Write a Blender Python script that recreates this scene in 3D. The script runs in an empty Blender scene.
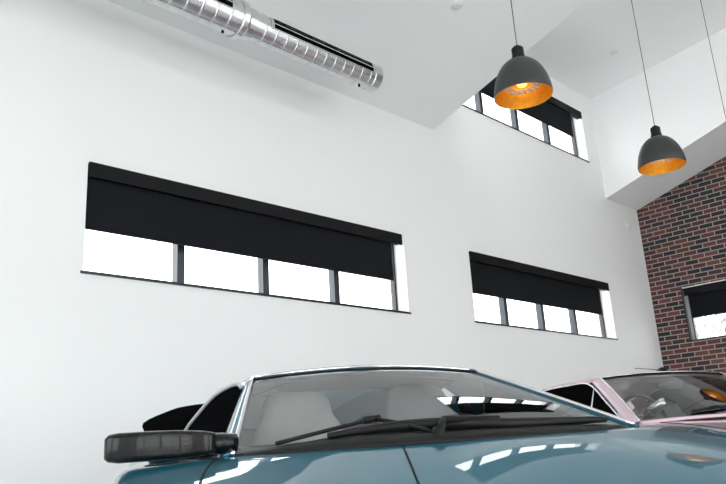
import bpy, bmesh, math, random
from mathutils import Vector, Matrix
from mathutils.bvhtree import BVHTree
random.seed(7)
sc = bpy.context.scene
C = sc.collection
PI = math.pi
H = 0.80                 # camera height above the floor
S = 5.0 / 6.0            # metres per surveyed unit
def sm_(a, b, t):
    t = min(1, max(0, (t - a) / (b - a))); return t * t * (3 - 2 * t)

# ------------------------------------------------------------------ materials
def mat(name, col, rough=0.5, metal=0.0, coat=0.0, coat_r=0.03, spec=0.5, bump=None, var=0.0, var_scale=4.0, emit=None, emit_s=0.0, sheen=0.0):
    m = bpy.data.materials.new(name); m.use_nodes = True
    nt = m.node_tree; b = nt.nodes['Principled BSDF']
    b.inputs['Base Color'].default_value = (*col, 1)
    b.inputs['Roughness'].default_value = rough
    b.inputs['Metallic'].default_value = metal
    b.inputs['Coat Weight'].default_value = coat
    b.inputs['Coat Roughness'].default_value = coat_r
    b.inputs['Specular IOR Level'].default_value = spec
    b.inputs['Sheen Weight'].default_value = sheen
    if emit:
        b.inputs['Emission Color'].default_value = (*emit, 1); b.inputs['Emission Strength'].default_value = emit_s
    tc = nt.nodes.new('ShaderNodeTexCoord')
    if var > 0:
        n = nt.nodes.new('ShaderNodeTexNoise'); n.inputs['Scale'].default_value = var_scale; n.inputs['Detail'].default_value = 4
        nt.links.new(tc.outputs['Object'], n.inputs['Vector'])
        r = nt.nodes.new('ShaderNodeValToRGB')
        r.color_ramp.elements[0].position = .3; r.color_ramp.elements[1].position = .7
        r.color_ramp.elements[0].color = (*[c * (1 - var) for c in col], 1)
        r.color_ramp.elements[1].color = (*[min(1, c * (1 + var)) for c in col], 1)
        nt.links.new(n.outputs['Fac'], r.inputs['Fac']); nt.links.new(r.outputs['Color'], b.inputs['Base Color'])
    if bump:
        n2 = nt.nodes.new('ShaderNodeTexNoise'); n2.inputs['Scale'].default_value = bump[0]; n2.inputs['Detail'].default_value = 3
        nt.links.new(tc.outputs['Object'], n2.inputs['Vector'])
        bp = nt.nodes.new('ShaderNodeBump'); bp.inputs['Strength'].default_value = bump[1]; bp.inputs['Distance'].default_value = .01
        nt.links.new(n2.outputs['Fac'], bp.inputs['Height']); nt.links.new(bp.outputs['Normal'], b.inputs['Normal'])
    b.inputs['Coat IOR'].default_value = 1.36
    return m

def glass_mat(name, tint, ior=1.5, refl=1.0, rough=0.0):
    m = bpy.data.materials.new(name); m.use_nodes = True
    nt = m.node_tree; nt.nodes.remove(nt.nodes['Principled BSDF'])
    out = nt.nodes['Material Output']
    tr = nt.nodes.new('ShaderNodeBsdfTransparent'); tr.inputs['Color'].default_value = (*tint, 1)
    gl = nt.nodes.new('ShaderNodeBsdfGlossy'); gl.inputs['Roughness'].default_value = rough; gl.inputs['Color'].default_value = (refl, refl, refl, 1)
    f0 = ((ior - 1) / (ior + 1)) ** 2
    ge = nt.nodes.new('ShaderNodeNewGeometry'); dt = nt.nodes.new('ShaderNodeVectorMath'); dt.operation = 'DOT_PRODUCT'
    nt.links.new(ge.outputs['Incoming'], dt.inputs[0]); nt.links.new(ge.outputs['Normal'], dt.inputs[1])
    def mth(op, a, bv, c=None):
        n = nt.nodes.new('ShaderNodeMath'); n.operation = op
        for i, x in enumerate((a, bv, c)):
            if x is None: continue
            if isinstance(x, (int, float)): n.inputs[i].default_value = x
            else: nt.links.new(x, n.inputs[i])
        return n.outputs[0]
    ab = mth('ABSOLUTE', dt.outputs['Value'], None)
    p5 = mth('POWER', mth('SUBTRACT', 1.0, ab), 5.0)
    fac = mth('MULTIPLY_ADD', p5, 1 - f0, f0)
    mx = nt.nodes.new('ShaderNodeMixShader')
    nt.links.new(fac, mx.inputs['Fac']); nt.links.new(tr.outputs['BSDF'], mx.inputs[1]); nt.links.new(gl.outputs['BSDF'], mx.inputs[2])
    nt.links.new(mx.outputs['Shader'], out.inputs['Surface'])
    return m

M = {}
M['wall'] = mat('white_wall_paint', (.82, .825, .82), .75, bump=(160, .04), var=.012, var_scale=.8)
M['ceil'] = mat('white_ceiling_paint', (.87, .875, .875), .8, bump=(120, .04), var=.012, var_scale=.6)
M['floor'] = mat('polished_concrete', (.56, .56, .55), .28, coat=.3, coat_r=.12, var=.14, var_scale=1.6, bump=(30, .05))
M['black_metal'] = mat('black_window_metal', (.012, .013, .016), .4, bump=(200, .02))
M['mullion'] = mat('dark_grey_mullion', (.035, .042, .052), .4, bump=(200, .02))
M['blind'] = mat('black_blind_fabric', (.0062, .0072, .0095), .9, spec=.2, bump=(900, .12), var=.08, var_scale=60)
M['fascia'] = mat('black_fascia_metal', (.0035, .0035, .0042), .6, spec=.2, bump=(300, .02))
M['white_trim'] = mat('white_reveal_vinyl', (.82, .83, .84), .5, bump=(100, .02))
M['teal'] = mat('teal_car_paint', (.008, .112, .165), .35, metal=.1, spec=.2, coat=1.0, coat_r=.015, var=.03, var_scale=500)
M['pink'] = mat('pale_pink_car_paint', (.62, .47, .53), .35, coat=1.0, coat_r=.02, var=.02, var_scale=300)
M['gloss_black'] = mat('gloss_black_paint', (.003, .003, .0035), .3, spec=.2, coat=.5, coat_r=.03, var=.05, var_scale=80)
M['rubber'] = mat('black_rubber', (.006, .006, .006), .7, spec=.25, bump=(250, .1))
M['plastic'] = mat('black_plastic', (.005, .005, .0055), .5, spec=.25, bump=(300, .08))
M['chrome'] = mat('chrome', (.85, .86, .88), .08, metal=1.0, var=.02, var_scale=20)
M['alloy'] = mat('silver_alloy', (.55, .56, .58), .3, metal=.9, var=.03, var_scale=30)
M['duct'] = mat('galvanised_duct_metal', (.66, .675, .68), .25, metal=1.0, var=.08, var_scale=18, bump=(60, .06))
M['slot'] = mat('black_air_slot', (.004, .004, .004), .8, spec=.0, var=.05, var_scale=30)
M['shade_out'] = mat('dark_grey_lamp_enamel', (.019, .0205, .021), .45, coat=.2, coat_r=.3, var=.04, var_scale=30)
M['shade_in'] = mat('gold_leaf_interior', (.86, .49, .06), .40, metal=.8, var=.12, var_scale=40, bump=(90, .06), emit=(1.0, .36, .02), emit_s=0.0)
M['cord'] = mat('grey_textile_cord', (.07, .07, .075), .8, bump=(800, .2))
M['socket'] = mat('black_lamp_socket', (.005, .005, .0055), .5, spec=.25, bump=(300, .05))
M['bulb'] = mat('warm_glowing_bulb', (1, .6, .2), .4, emit=(1.0, .55, .12), emit_s=1.5, var=.02)
M['seat_light'] = mat('light_grey_leather', (.50, .50, .49), .5, bump=(180, .1), var=.04, var_scale=12)
M['seat_dark'] = mat('mid_grey_leather', (.24, .245, .25), .5, bump=(180, .1), var=.04, var_scale=12)
M['dash'] = mat('black_dashboard_vinyl', (.013, .013, .014), .6, bump=(250, .12))
M['liner'] = mat('grey_headliner', (.40, .40, .40), .9, bump=(300, .08), var=.04, var_scale=20)
M['amber'] = mat('amber_lens', (.8, .22, .02), .2, coat=.6, var=.04, var_scale=80)
M['red'] = mat('red_lens', (.4, .01, .01), .2, coat=.6, var=.04, var_scale=80)
M['reveal'] = mat('grey_reveal', (.16, .165, .17), .95, spec=0.0, var=.03)
M['lamp_glass'] = mat('headlamp_lens', (.6, .62, .64), .1, coat=.8, var=.04, var_scale=60)
M['white_plastic'] = mat('white_plastic', (.74, .75, .75), .45, bump=(200, .02))
M['grey_plastic'] = mat('pale_grey_plastic', (.42, .43, .44), .5, bump=(200, .02))
M['leaf'] = mat('overexposed_leaf', (.46, .50, .47), .6, var=.3, var_scale=8)  # outdoor overexposure put into the leaf colour
M['bark'] = mat('bark', (.20, .16, .12), .9, bump=(40, .5), var=.2, var_scale=20)
M['ground'] = mat('pale_gravel', (.62, .62, .60), .9, bump=(20, .3), var=.1, var_scale=10)
M['win_glass'] = glass_mat('window_glass', (.97, .98, .985), 1.45)
M['screen_glass'] = glass_mat('windscreen_glass', (.74, .75, .75), 1.95)
M['side_glass'] = mat('dark_side_glass', (.004, .004, .0045), .5, spec=0.0, var=.03)
M['pink_glass'] = glass_mat('clear_car_glass', (.76, .78, .77), 1.95)

def brick_mat():
    m = bpy.data.materials.new('red_brown_brick'); m.use_nodes = True
    nt = m.node_tree; b = nt.nodes['Principled BSDF']; N = nt.nodes.new; L = nt.links.new
    tc = N('ShaderNodeTexCoord'); sp = N('ShaderNodeSeparateXYZ'); cb = N('ShaderNodeCombineXYZ')
    L(tc.outputs['Object'], sp.inputs[0]); L(sp.outputs['Y'], cb.inputs['X']); L(sp.outputs['Z'], cb.inputs['Y'])
    br = N('ShaderNodeTexBrick'); L(cb.outputs[0], br.inputs['Vector'])
    br.inputs['Scale'].default_value = 1.0; br.inputs['Brick Width'].default_value = .213; br.inputs['Row Height'].default_value = .0755
    br.inputs['Mortar Size'].default_value = .0078; br.inputs['Mortar Smooth'].default_value = .15; br.inputs['Bias'].default_value = 0
    br.inputs['Color1'].default_value = (0, 0, 0, 1); br.inputs['Color2'].default_value = (1, 1, 1, 1); br.inputs['Mortar'].default_value = (.5, .5, .5, 1)
    rp = N('ShaderNodeValToRGB'); cr = rp.color_ramp; cr.interpolation = 'LINEAR'
    cols = [(0, (.018, .016, .020)), (.22, (.024, .018, .021)), (.36, (.062, .025, .022)), (.62, (.090, .031, .024)), (.82, (.115, .038, .028)), (1, (.140, .047, .033))]
    cr.elements[0].position = 0; cr.elements[0].color = (*cols[0][1], 1); cr.elements[1].position = 1; cr.elements[1].color = (*cols[-1][1], 1)
    for p, c in cols[1:-1]:
        e = cr.elements.new(p); e.color = (*c, 1)
    L(br.outputs['Color'], rp.inputs['Fac'])
    nz = N('ShaderNodeTexNoise'); nz.inputs['Scale'].default_value = 45; nz.inputs['Detail'].default_value = 5; L(tc.outputs['Object'], nz.inputs['Vector'])
    mul = N('ShaderNodeMix'); mul.data_type = 'RGBA'; mul.blend_type = 'OVERLAY'; mul.inputs['Factor'].default_value = .35
    L(rp.outputs['Color'], mul.inputs['A']); L(nz.outputs['Color'], mul.inputs['B'])
    mx = N('ShaderNodeMix'); mx.data_type = 'RGBA'; L(br.outputs['Fac'], mx.inputs['Factor']); L(mul.outputs['Result'], mx.inputs['A'])
    mx.inputs['B'].default_value = (.33, .31, .30, 1)
    L(mx.outputs['Result'], b.inputs['Base Color']); b.inputs['Roughness'].default_value = .85
    inv = N('ShaderNodeMath'); inv.operation = 'SUBTRACT'; inv.inputs[0].default_value = 1; L(br.outputs['Fac'], inv.inputs[1])
    ad = N('ShaderNodeMath'); ad.operation = 'MULTIPLY_ADD'; L(nz.outputs['Fac'], ad.inputs[0]); ad.inputs[1].default_value = .25; L(inv.outputs[0], ad.inputs[2])
    bp = N('ShaderNodeBump'); bp.inputs['Strength'].default_value = .6; bp.inputs['Distance'].default_value = .008
    L(ad.outputs[0], bp.inputs['Height']); L(bp.outputs['Normal'], b.inputs['Normal'])
    return m
M['brick'] = brick_mat()

# ------------------------------------------------------------------ helpers
def obj(name, bm, m, parent=None, smooth=False, bevel=0.0, sub=0, auto=None):
    bmesh.ops.recalc_face_normals(bm, faces=bm.faces)
    me = bpy.data.meshes.new(name); bm.to_mesh(me); bm.free()
    o = bpy.data.objects.new(name, me); C.objects.link(o)
    me.materials.append(m)
    if smooth:
        for p in me.polygons: p.use_smooth = True
    if parent: o.parent = parent
    if bevel > 0:
        md = o.modifiers.new('bevel', 'BEVEL'); md.width = bevel; md.segments = 3; md.limit_method = 'ANGLE'; md.angle_limit = .6
        for p in me.polygons: p.use_smooth = True
        o.modifiers.new('wn', 'WEIGHTED_NORMAL')
    if sub:
        md = o.modifiers.new('sub', 'SUBSURF'); md.levels = sub; md.render_levels = sub
    return o
def thing(name, label, cat, loc=(0, 0, 0), rz=0, group=None):
    o = bpy.data.objects.new(name, None); C.objects.link(o); o.location = loc; o.rotation_euler = (0, 0, rz)
    o.empty_display_size = .1
    return tag(o, label, cat, group)
def tag(o, label, cat, group=None):
    o['label'] = label; o['category'] = cat
    if group: o['group'] = group
    return o
def struct(o):
    o['kind'] = 'structure'; return o
def new(): return bmesh.new()
def box(bm, x0, x1, y0, y1, z0, z1):
    v = [bm.verts.new((x, y, z)) for x in (x0, x1) for y in (y0, y1) for z in (z0, z1)]
    for f in ((0, 1, 3, 2), (4, 6, 7, 5), (0, 4, 5, 1), (2, 3, 7, 6), (0, 2, 6, 4), (1, 5, 7, 3)):
        bm.faces.new([v[i] for i in f])
    return bm
def grid(bm, pts, closed_u=False, closed_v=False):
    R_ = [[bm.verts.new(p) for p in row] for row in pts]
    n, k = len(R_), len(R_[0])
    for i in range(n if closed_u else n - 1):
        for j in range(k if closed_v else k - 1):
            a, b, c, d = R_[i][j], R_[(i + 1) % n][j], R_[(i + 1) % n][(j + 1) % k], R_[i][(j + 1) % k]
            try: bm.faces.new((a, b, c, d))
            except ValueError: pass
    return R_
def lathe(bm, prof, seg=40, M4=Matrix.Identity(4)):
    pts = [[M4 @ Vector((r * math.cos(2 * PI * k / seg), r * math.sin(2 * PI * k / seg), z)) for k in range(seg)] for r, z in prof]
    rows = grid(bm, pts, closed_v=True)
    return rows
def cap(bm, row): 
    try: bm.faces.new(row)
    except ValueError: pass
def tube(bm, path, rad, seg=10, closed=False, caps=True, flat=None, upv=None):
    P = [Vector(p) for p in path]; n = len(P); rows = []
    for i, p in enumerate(P):
        a = P[max(0, i - 1)]; b = P[min(n - 1, i + 1)]
        if closed: a = P[(i - 1) % n]; b = P[(i + 1) % n]
        t = (b - a).normalized()
        ref = Vector(upv) if upv else Vector((0, 0, 1))
        if abs(t.dot(ref)) > .97: ref = Vector((1, 0, 0)) if abs(t.x) < .9 else Vector((0, 1, 0))
        s = t.cross(ref).normalized(); u = s.cross(t)
        r = rad[i] if isinstance(rad, (list, tuple)) else rad
        fl = flat if flat else 1
        rows.append([p + s * r * math.cos(2 * PI * k / seg) + u * r * fl * math.sin(2 * PI * k / seg) for k in range(seg)])
    R_ = grid(bm, rows, closed_u=closed, closed_v=True)
    if caps and not closed: cap(bm, R_[0]); cap(bm, R_[-1])
    return bm
def spline(P, n):
    """Catmull-Rom through tuples, n samples per span"""
    out = []
    Q = [tuple(2 * a - b for a, b in zip(P[0], P[1]))] + list(P) + [tuple(2 * a - b for a, b in zip(P[-1], P[-2]))]
    for i in range(1, len(Q) - 2):
        p0, p1, p2, p3 = Q[i - 1:i + 3]
        for k in range(n):
            t = k / n
            out.append(tuple(.5 * (2 * b + (c - a) * t + (2 * a - 5 * b + 4 * c - d) * t * t + (-a + 3 * b - 3 * c + d) * t ** 3) for a, b, c, d in zip(p0, p1, p2, p3)))
    out.append(tuple(P[-1])); return out
def cspline(P, n):
    """C2 natural cubic spline through tuples (chord-length parameter)"""
    N = len(P); D = len(P[0]); u = [0.0]
    for a, b in zip(P[:-1], P[1:]): u.append(u[-1] + max(1e-6, math.sqrt(sum((q - p) ** 2 for p, q in zip(a, b)))))
    h = [u[i + 1] - u[i] for i in range(N - 1)]; out = []
    Ms = []
    for d in range(D):
        y = [p[d] for p in P]; al = [0] * N; l = [1.0] * N; mu = [0.0] * N; z = [0.0] * N; m = [0.0] * N
        for i in range(1, N - 1):
            al[i] = 3 * ((y[i + 1] - y[i]) / h[i] - (y[i] - y[i - 1]) / h[i - 1])
            l[i] = 2 * (u[i + 1] - u[i - 1]) - h[i - 1] * mu[i - 1]; mu[i] = h[i] / l[i]; z[i] = (al[i] - h[i - 1] * z[i - 1]) / l[i]
        for i in range(N - 2, 0, -1): m[i] = z[i] - mu[i] * m[i + 1]
        Ms.append(m)
    for i in range(N - 1):
        for k in range(n):
            t = h[i] * k / n; r = []
            for d in range(D):
                a, b, m0, m1 = P[i][d], P[i + 1][d], Ms[d][i], Ms[d][i + 1]
                r.append(a + ((b - a) / h[i] - h[i] * (2 * m0 + m1) / 3) * t + m0 * t * t + (m1 - m0) / (3 * h[i]) * t ** 3)
            out.append(tuple(r))
    out.append(tuple(P[-1])); return out
def prism(bm, poly, f):
    """extrude a 2-D polygon: f(u,v,k) -> 3-D point for k in 0,1"""
    a = [bm.verts.new(f(u, v, 0)) for u, v in poly]; b = [bm.verts.new(f(u, v, 1)) for u, v in poly]
    bm.faces.new(a); bm.faces.new(b[::-1])
    for i in range(len(poly)):
        j = (i + 1) % len(poly); bm.faces.new((a[i], a[j], b[j], b[i]))
    return bm
def panel(bm, us, vs, holes, f, extra=None):
    """wall of cells with rectangular holes; f(u,v,k): k=0 room side, 1 outside"""
    us = sorted(set(us + [h[0] for h in holes] + [h[1] for h in holes])); vs = sorted(set(vs + [h[2] for h in holes] + [h[3] for h in holes]))
    def solid(i, j):
        if i < 0 or j < 0 or i >= len(us) - 1 or j >= len(vs) - 1: return False
        cu, cv = (us[i] + us[i + 1]) / 2, (vs[j] + vs[j + 1]) / 2
        if any(h[0] < cu < h[1] and h[2] < cv < h[3] for h in holes): return False
        return extra(cu, cv) if extra else True
    V = {}
    def v(i, j, k):
        if (i, j, k) not in V: V[(i, j, k)] = bm.verts.new(f(us[i], vs[j], k))
        return V[(i, j, k)]
    for i in range(len(us) - 1):
        for j in range(len(vs) - 1):
            if not solid(i, j): continue
            for k in (0, 1): bm.faces.new((v(i, j, k), v(i + 1, j, k), v(i + 1, j + 1, k), v(i, j + 1, k)))
            for di, dj, p, q in ((-1, 0, (0, 0), (0, 1)), (1, 0, (1, 0), (1, 1)), (0, -1, (0, 0), (1, 0)), (0, 1, (0, 1), (1, 1))):
                if not solid(i + di, j + dj):
                    bm.faces.new((v(i + p[0], j + p[1], 0), v(i + q[0], j + q[1], 0), v(i + q[0], j + q[1], 1), v(i + p[0], j + p[1], 1)))
    return bm

# ------------------------------------------------------------------ room
W = 5.0
XB = 14.075 * S; XD = 12.777 * S; XE = 7.635 * S
XL = -4.6; YF = -4.09
ZW = 4.365 * S + H; K1 = .306; ZD = 6.471 * S + H; K2 = .113
low = lambda y: ZW + K1 * (W - y)
dor = lambda y: ZD + K2 * (W - y)
ZT = low(YF)
T = .30
w1 = (2.600 * S, 6.810 * S, 1.625 * S + H, 2.640 * S + H)
w2 = (8.190 * S, 12.315 * S, 1.622 * S + H, 2.632 * S + H)
w3 = (8.15 * S, 12.290 * S, 5.013 * S + H, 6.030 * S + H)
bm = box(new(), XL - T, XB + T, YF - T, W + T, -.15, 0); struct(obj('floor', bm, M['floor']))
bm = panel(new(), [XL - T, XE, XD, XB + T], [0, ZW + .25, ZD + .25], [w1, w2, w3], lambda u, v, k: (u, W + T * k, v), lambda u, v: v < ZW + .25 or XE < u < XD)
struct(obj('wall_back', bm, M['wall']))
wb_ = (5.38 * S - 3.0, 5.38 * S, 1.607 * S + H, 2.612 * S + H)      # brick wall window (y range)
bm = panel(new(), [YF, W], [0, ZT + .3], [wb_], lambda u, v, k: (XB + T * k, u, v)); struct(obj('wall_right', bm, M['brick']))
lh = [(-3.4, .2, .5, 4.2), (1.0, 4.4, .5, 4.2)]
bm = panel(new(), [YF - T, W], [0, ZT + .3], lh, lambda u, v, k: (XL - T * k, u, v)); struct(obj('wall_left', bm, M['wall']))
dh = [(-3.6, -.2, 0, 3.6), (.8, 4.4, 0, 3.6), (5.4, 9.0, 0, 3.6)]
ch = [(-3.6, -.2, 4.5, 5.9), (.8, 4.4, 4.5, 5.9), (5.4, 9.0, 4.5, 5.9)]
bm = panel(new(), [XL, XB + T], [0, ZT + .3], dh + ch, lambda u, v, k: (u, YF - T * k, v)); struct(obj('wall_front', bm, M['wall']))
def sloped(x0, x1, zf, y0=YF - T, y1=W):
    bm = new(); return prism(bm, [(y0, zf(y0)), (y1, zf(y1)), (y1, zf(y1) + .22), (y0, zf(y0) + .22)], lambda u, v, k: (x0 if k == 0 else x1, u, v))
struct(obj('ceiling', sloped(XL - T, XE, low), M['ceil']))
struct(obj('ceiling', sloped(XD, XB + T, low), M['ceil']))
struct(obj('ceiling', sloped(XE - .2, XD + .2, dor), M['ceil']))
zlo = lambda y: low(y) + .215
zhi = lambda y: dor(y) + .01
def cheek(name, x0, x1, win):
    def quad(bm, y0, y1, f0, f1): prism(bm, [(y0, f0(y0)), (y1, f0(y1)), (y1, f1(y1)), (y0, f1(y0))], lambda u, v, k: (x0 if k == 0 else x1, u, v))
    bm = new(); ye = YF - .1
    if win:
        ya, yb = win; l1 = lambda y: zlo(y) + .10; h1 = lambda y: zhi(y) - .18
        quad(bm, yb, W, zlo, zhi); quad(bm, ye, ya, zlo, zhi); quad(bm, ya, yb, zlo, l1); quad(bm, ya, yb, h1, zhi)
    else: quad(bm, ye, W, zlo, zhi)
    struct(obj(name, bm, M['ceil']))
    if win:
        xm = (x0 + x1) / 2
        def q2(bm, y0, y1, f0, f1, d=.03): prism(bm, [(y0, f0(y0)), (y1, f0(y1)), (y1, f1(y1)), (y0, f1(y0))], lambda u, v, k: (xm - d if k == 0 else xm + d, u, v))
        bm = new()
        q2(bm, ya, yb, l1, lambda y: l1(y) + .05); q2(bm, ya, yb, lambda y: h1(y) - .05, h1)
        for k in range(5):
            y = ya + .03 + (yb - ya - .06) * k / 4; q2(bm, y - .03, y + .03, l1, h1)
        o = struct(obj('window_10', bm, M['mullion'])); bm = new(); q2(bm, ya + .02, yb - .02, lambda y: l1(y) + .02, lambda y: h1(y) - .02, .002); obj('pane', bm, M['win_glass'], o)
cheek('wall_dormer_left', XE - .2, XE, (.2, 4.5)); cheek('wall_dormer_right', XD, XD + .2, None)  # left cheek's unseen window is added to brighten the right cheek
# the dormer's cheek comes down flush with the low ceiling's edge
bm = prism(new(), [(W, low(W) + .001), (W, low(W) + .22), (YF, low(YF) + .22), (YF, low(YF) + .001)], lambda u, v, k: (XD - .004 if k == 0 else XD, u, v))
struct(obj('trim_1', bm, M['ceil']))
bb = 0
bm = box(new(), XL, XB, W - .015, W, 0, .12); struct(obj('baseboard_back', bm, M['white_trim'], bevel=.004))
bm = box(new(), XB - .015, XB, YF, W - .02, 0, .12); struct(obj('baseboard_right', bm, M['white_trim'], bevel=.004))

DEP = .155                  # depth of the window recess
def window(idx, a0, a1, z0, z1, fr, npane=4, jamb=True):
    """fr(u, d, z): u along the wall, d out through the wall"""
    def bx(bm, u0, u1, d0, d1, q0, q1):
        v = [bm.verts.new(fr(u, d, z)) for u in (u0, u1) for d in (d0, d1) for z in (q0, q1)]
        for f in ((0, 1, 3, 2), (4, 6, 7, 5), (0, 4, 5, 1), (2, 3, 7, 6), (0, 2, 6, 4), (1, 5, 7, 3)): bm.faces.new([v[i] for i in f])
    e = .025
    bm = new()
    bx(bm, a0, a0 + e, DEP, DEP + .06, z0, z1); bx(bm, a1 - e, a1, DEP, DEP + .06, z0, z1)
    bx(bm, a0, a1, DEP, DEP + .06, z0, z0 + e); bx(bm, a0, a1, DEP, DEP + .06, z1 - e, z1)
    wf = struct(obj('window_%d' % idx, bm, M['black_metal']))
    st = (a1 - a0 - .02) / npane
    for k in range(1, npane):
        c = a0 + .01 + st * k
        b2 = new(); bx(b2, c - .034, c + .034, DEP - .012, DEP + .07, z0, z1); obj('mullion', b2, M['mullion'], wf)
    for k in range(npane):
        b2 = new(); bx(b2, a0 + .01 + st * k + .034, a0 + .01 + st * (k + 1) - .034, DEP + .03, DEP + .034, z0 + e, z1 - e); obj('pane', b2, M['win_glass'], wf)
    b2 = new(); bx(b2, a0 - .02, a1 + .02, -.012, 0, z0 - .018, z0 + .0); bx(b2, a0, a1, 0, DEP, z0, z0 + .006); obj('window_sill', b2, M['black_metal'], wf)
    return wf
fb = lambda u, d, z: (u, W + d, z)
fr_ = lambda u, d, z: (XB + d, u, z)
window(1, *w1, fb); window(2, *w2, fb); window(3, *w3, fb); window(4, *wb_, fr_, 3)
# black edge strip round the window in the brick wall
for i, (a, b, c, d) in enumerate(((wb_[1] - .002, wb_[1] + .022, wb_[2] - .02, wb_[3] + .01), (wb_[0], wb_[1], wb_[3] - .002, wb_[3] + .012))):
    bm = new(); v = box(bm, XB - .012, XB + .01, a, b, c, d); struct(obj('trim_%d' % (2 + i), bm, M['black_metal'] if i == 0 else M['white_trim']))
for i, (a, b) in enumerate(((wb_[1] - .012, wb_[1] - .001),)):
    bm = box(new(), XB + .012, XB + DEP - .01, a, b, wb_[2] + .01, wb_[3] - .04); struct(obj('trim_4', bm, M['reveal']))

def blind(label, a0, a1, zt, fz, zb, fr, fend):
    """fascia a0..a1 below zt, fabric down to zb, fabric ends short of the reveal at fend"""
    t = thing('roller_blind', label, 'blind', fr((a0 + a1) / 2, 0, zt - .1), 0, 'black roller blinds')
    o = Vector(t.location); inv = lambda p: Vector(p) - o
    def bx(bm, u0, u1, d0, d1, q0, q1):
        v = [bm.verts.new(inv(fr(u, d, z))) for u in (u0, u1) for d in (d0, d1) for z in (q0, q1)]
        for f in ((0, 1, 3, 2), (4, 6, 7, 5), (0, 4, 5, 1), (2, 3, 7, 6), (0, 2, 6, 4), (1, 5, 7, 3)): bm.faces.new([v[i] for i in f])
        return bm
    obj('fascia', bx(new(), a0, a1, -.022, -.002, zt - fz, zt), M['fascia'], t, bevel=.003)
    obj('cassette', bx(new(), a0 + .01, a1 - .01, .0, .06, zt - fz + .012, zt - .004), M['fascia'], t)
    obj('fabric', bx(new(), fend[0], fend[1], .022, .025, zb + .012, zt - .02), M['blind'], t)
    obj('bottom_rail', bx(new(), fend[0], fend[1], .016, .031, zb, zb + .014), M['fascia'], t, bevel=.003)
    return t
fz = .118
blind('long black roller blind over the nearest, leftmost wall window', w1[0] + .004, w1[1] - .047, w1[3], fz, 2.016 * S + H, fb, (w1[0] + .006, 6.575 * S + .02))
blind('black roller blind over the low white-wall window beside the brick corner', w2[0] + .004, w2[1] - .03, w2[3], fz, 2.030 * S + H, fb, (w2[0] + .006, 11.97 * S))
blind('black roller blind over the highest window, up in the raised ceiling bay', w3[0] + .004, w3[1] - .03, w3[3], fz, 5.42 * S + H, fb, (w3[0] + .006, 11.90 * S))
blind('black roller blind over the window in the brick wall', wb_[0] + .01, wb_[1] - .02, wb_[3] - .01, fz, 2.022 * S + H, fr_, (wb_[0] + .03, wb_[1] - .075))

# openings added behind the camera for daylight: glazed garage doors, clerestory and side windows
def glazed(name, u0, u1, z0, z1, nu, nz, f):
    def bx(bm, a, b, d0, d1, c, d):
        v = [bm.verts.new(f(u, k, z)) for u in (a, b) for k in (d0, d1) for z in (c, d)]
        for q in ((0, 1, 3, 2), (4, 6, 7, 5), (0, 4, 5, 1), (2, 3, 7, 6), (0, 2, 6, 4), (1, 5, 7, 3)): bm.faces.new([v[i] for i in q])
    bm = new(); du = (u1 - u0) / nu; dz = (z1 - z0) / nz
    for i in range(nu + 1):
        c = min(max(u0 + du * i, u0 + .04), u1 - .04); bx(bm, c - .04, c + .04, .10, .16, z0, z1)
    for j in range(nz + 1):
        c = min(max(z0 + dz * j, z0 + .04), z1 - .04); bx(bm, u0, u1, .105, .155, c - .04, c + .04)
    o = struct(obj(name, bm, M['mullion']))
    b2 = new(); bx(b2, u0 + .02, u1 - .02, .128, .132, z0 + .02, z1 - .02); obj('pane', b2, M['win_glass'], o)
ff = lambda u, k, z: (u, YF - k, z); fl_ = lambda u, k, z: (XL - k, u, z)
for i, h in enumerate(dh): glazed('door_%d' % (i + 1), *h, 4, 5, ff)
for i, h in enumerate(ch): glazed('window_%d' % (5 + i), *h, 4, 1, ff)
for i, h in enumerate(lh): glazed('window_%d' % (8 + i), *h, 3, 2, fl_)
bm = box(new(), -40, 50, -40, 45, -.4, -.16); struct(obj('ground', bm, M['ground']))

# ------------------------------------------------------------------ duct
dy, dz_ = 4.35, 3.47 + H
t = thing('air_duct', 'round silver spiral air duct with black air slots under the ceiling', 'duct', (3.15, dy, dz_))
RX = Matrix.Rotation(PI / 2, 4, 'Y')          # lathe axis z -> x
def duct_piece(name, x0, x1, r, pitch, parent):
    prof = []; n = max(2, int((x1 - x0) / pitch)); 
    for i in range(n):
        a = x0 + (x1 - x0) * i / n; w_ = (x1 - x0) / n
        prof += [(r, a + w_ * .04), (r, a + w_ * .90), (r + .0045, a + w_ * .93), (r + .0045, a + w_ * .98)]
    bm = new(); rows = lathe(bm, [(r * .86, x0)] + prof + [(r, x1), (r * .86, x1)], 56, RX)
    return obj(name, bm, M['duct'], parent, smooth=False)
def shade_auto(o, ang=.6):
    for p in o.data.polygons: p.use_smooth = True
    o.data.update()
    md = o.modifiers.new('es', 'EDGE_SPLIT'); md.split_angle = .3
X0 = 3.2
DR2, DR1 = .124, .147
d2 = duct_piece('duct_pipe', 3.24 - X0, 4.70 - X0, DR2, .105, t); shade_auto(d2)
d1 = duct_piece('duct_pipe', 0.2 - X0, 3.12 - X0, DR1, .125, t); shade_auto(d1)
bm = new(); rows = lathe(bm, [(DR2 * .5, 3.10 - X0), (DR1 + .010, 3.10 - X0), (DR1 + .016, 3.105 - X0), (DR1 + .016, 3.15 - X0), (DR1 + .004, 3.155 - X0), (DR2 + .012, 3.18 - X0), (DR2 + .012, 3.25 - X0), (DR2 * .5, 3.26 - X0)], 56, RX)
c = obj('duct_reducer', bm, M['duct'], t); shade_auto(c)
bm = new(); rows = lathe(bm, [(DR2, 4.64 - X0), (DR2 + .008, 4.645 - X0), (DR2 + .008, 4.73 - X0), (DR2 * .93, 4.735 - X0), (DR2 * .9, 4.725 - X0), (0.001, 4.725 - X0)], 56, RX)
c = obj('end_cap', bm, M['duct'], t); shade_auto(c)
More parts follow.
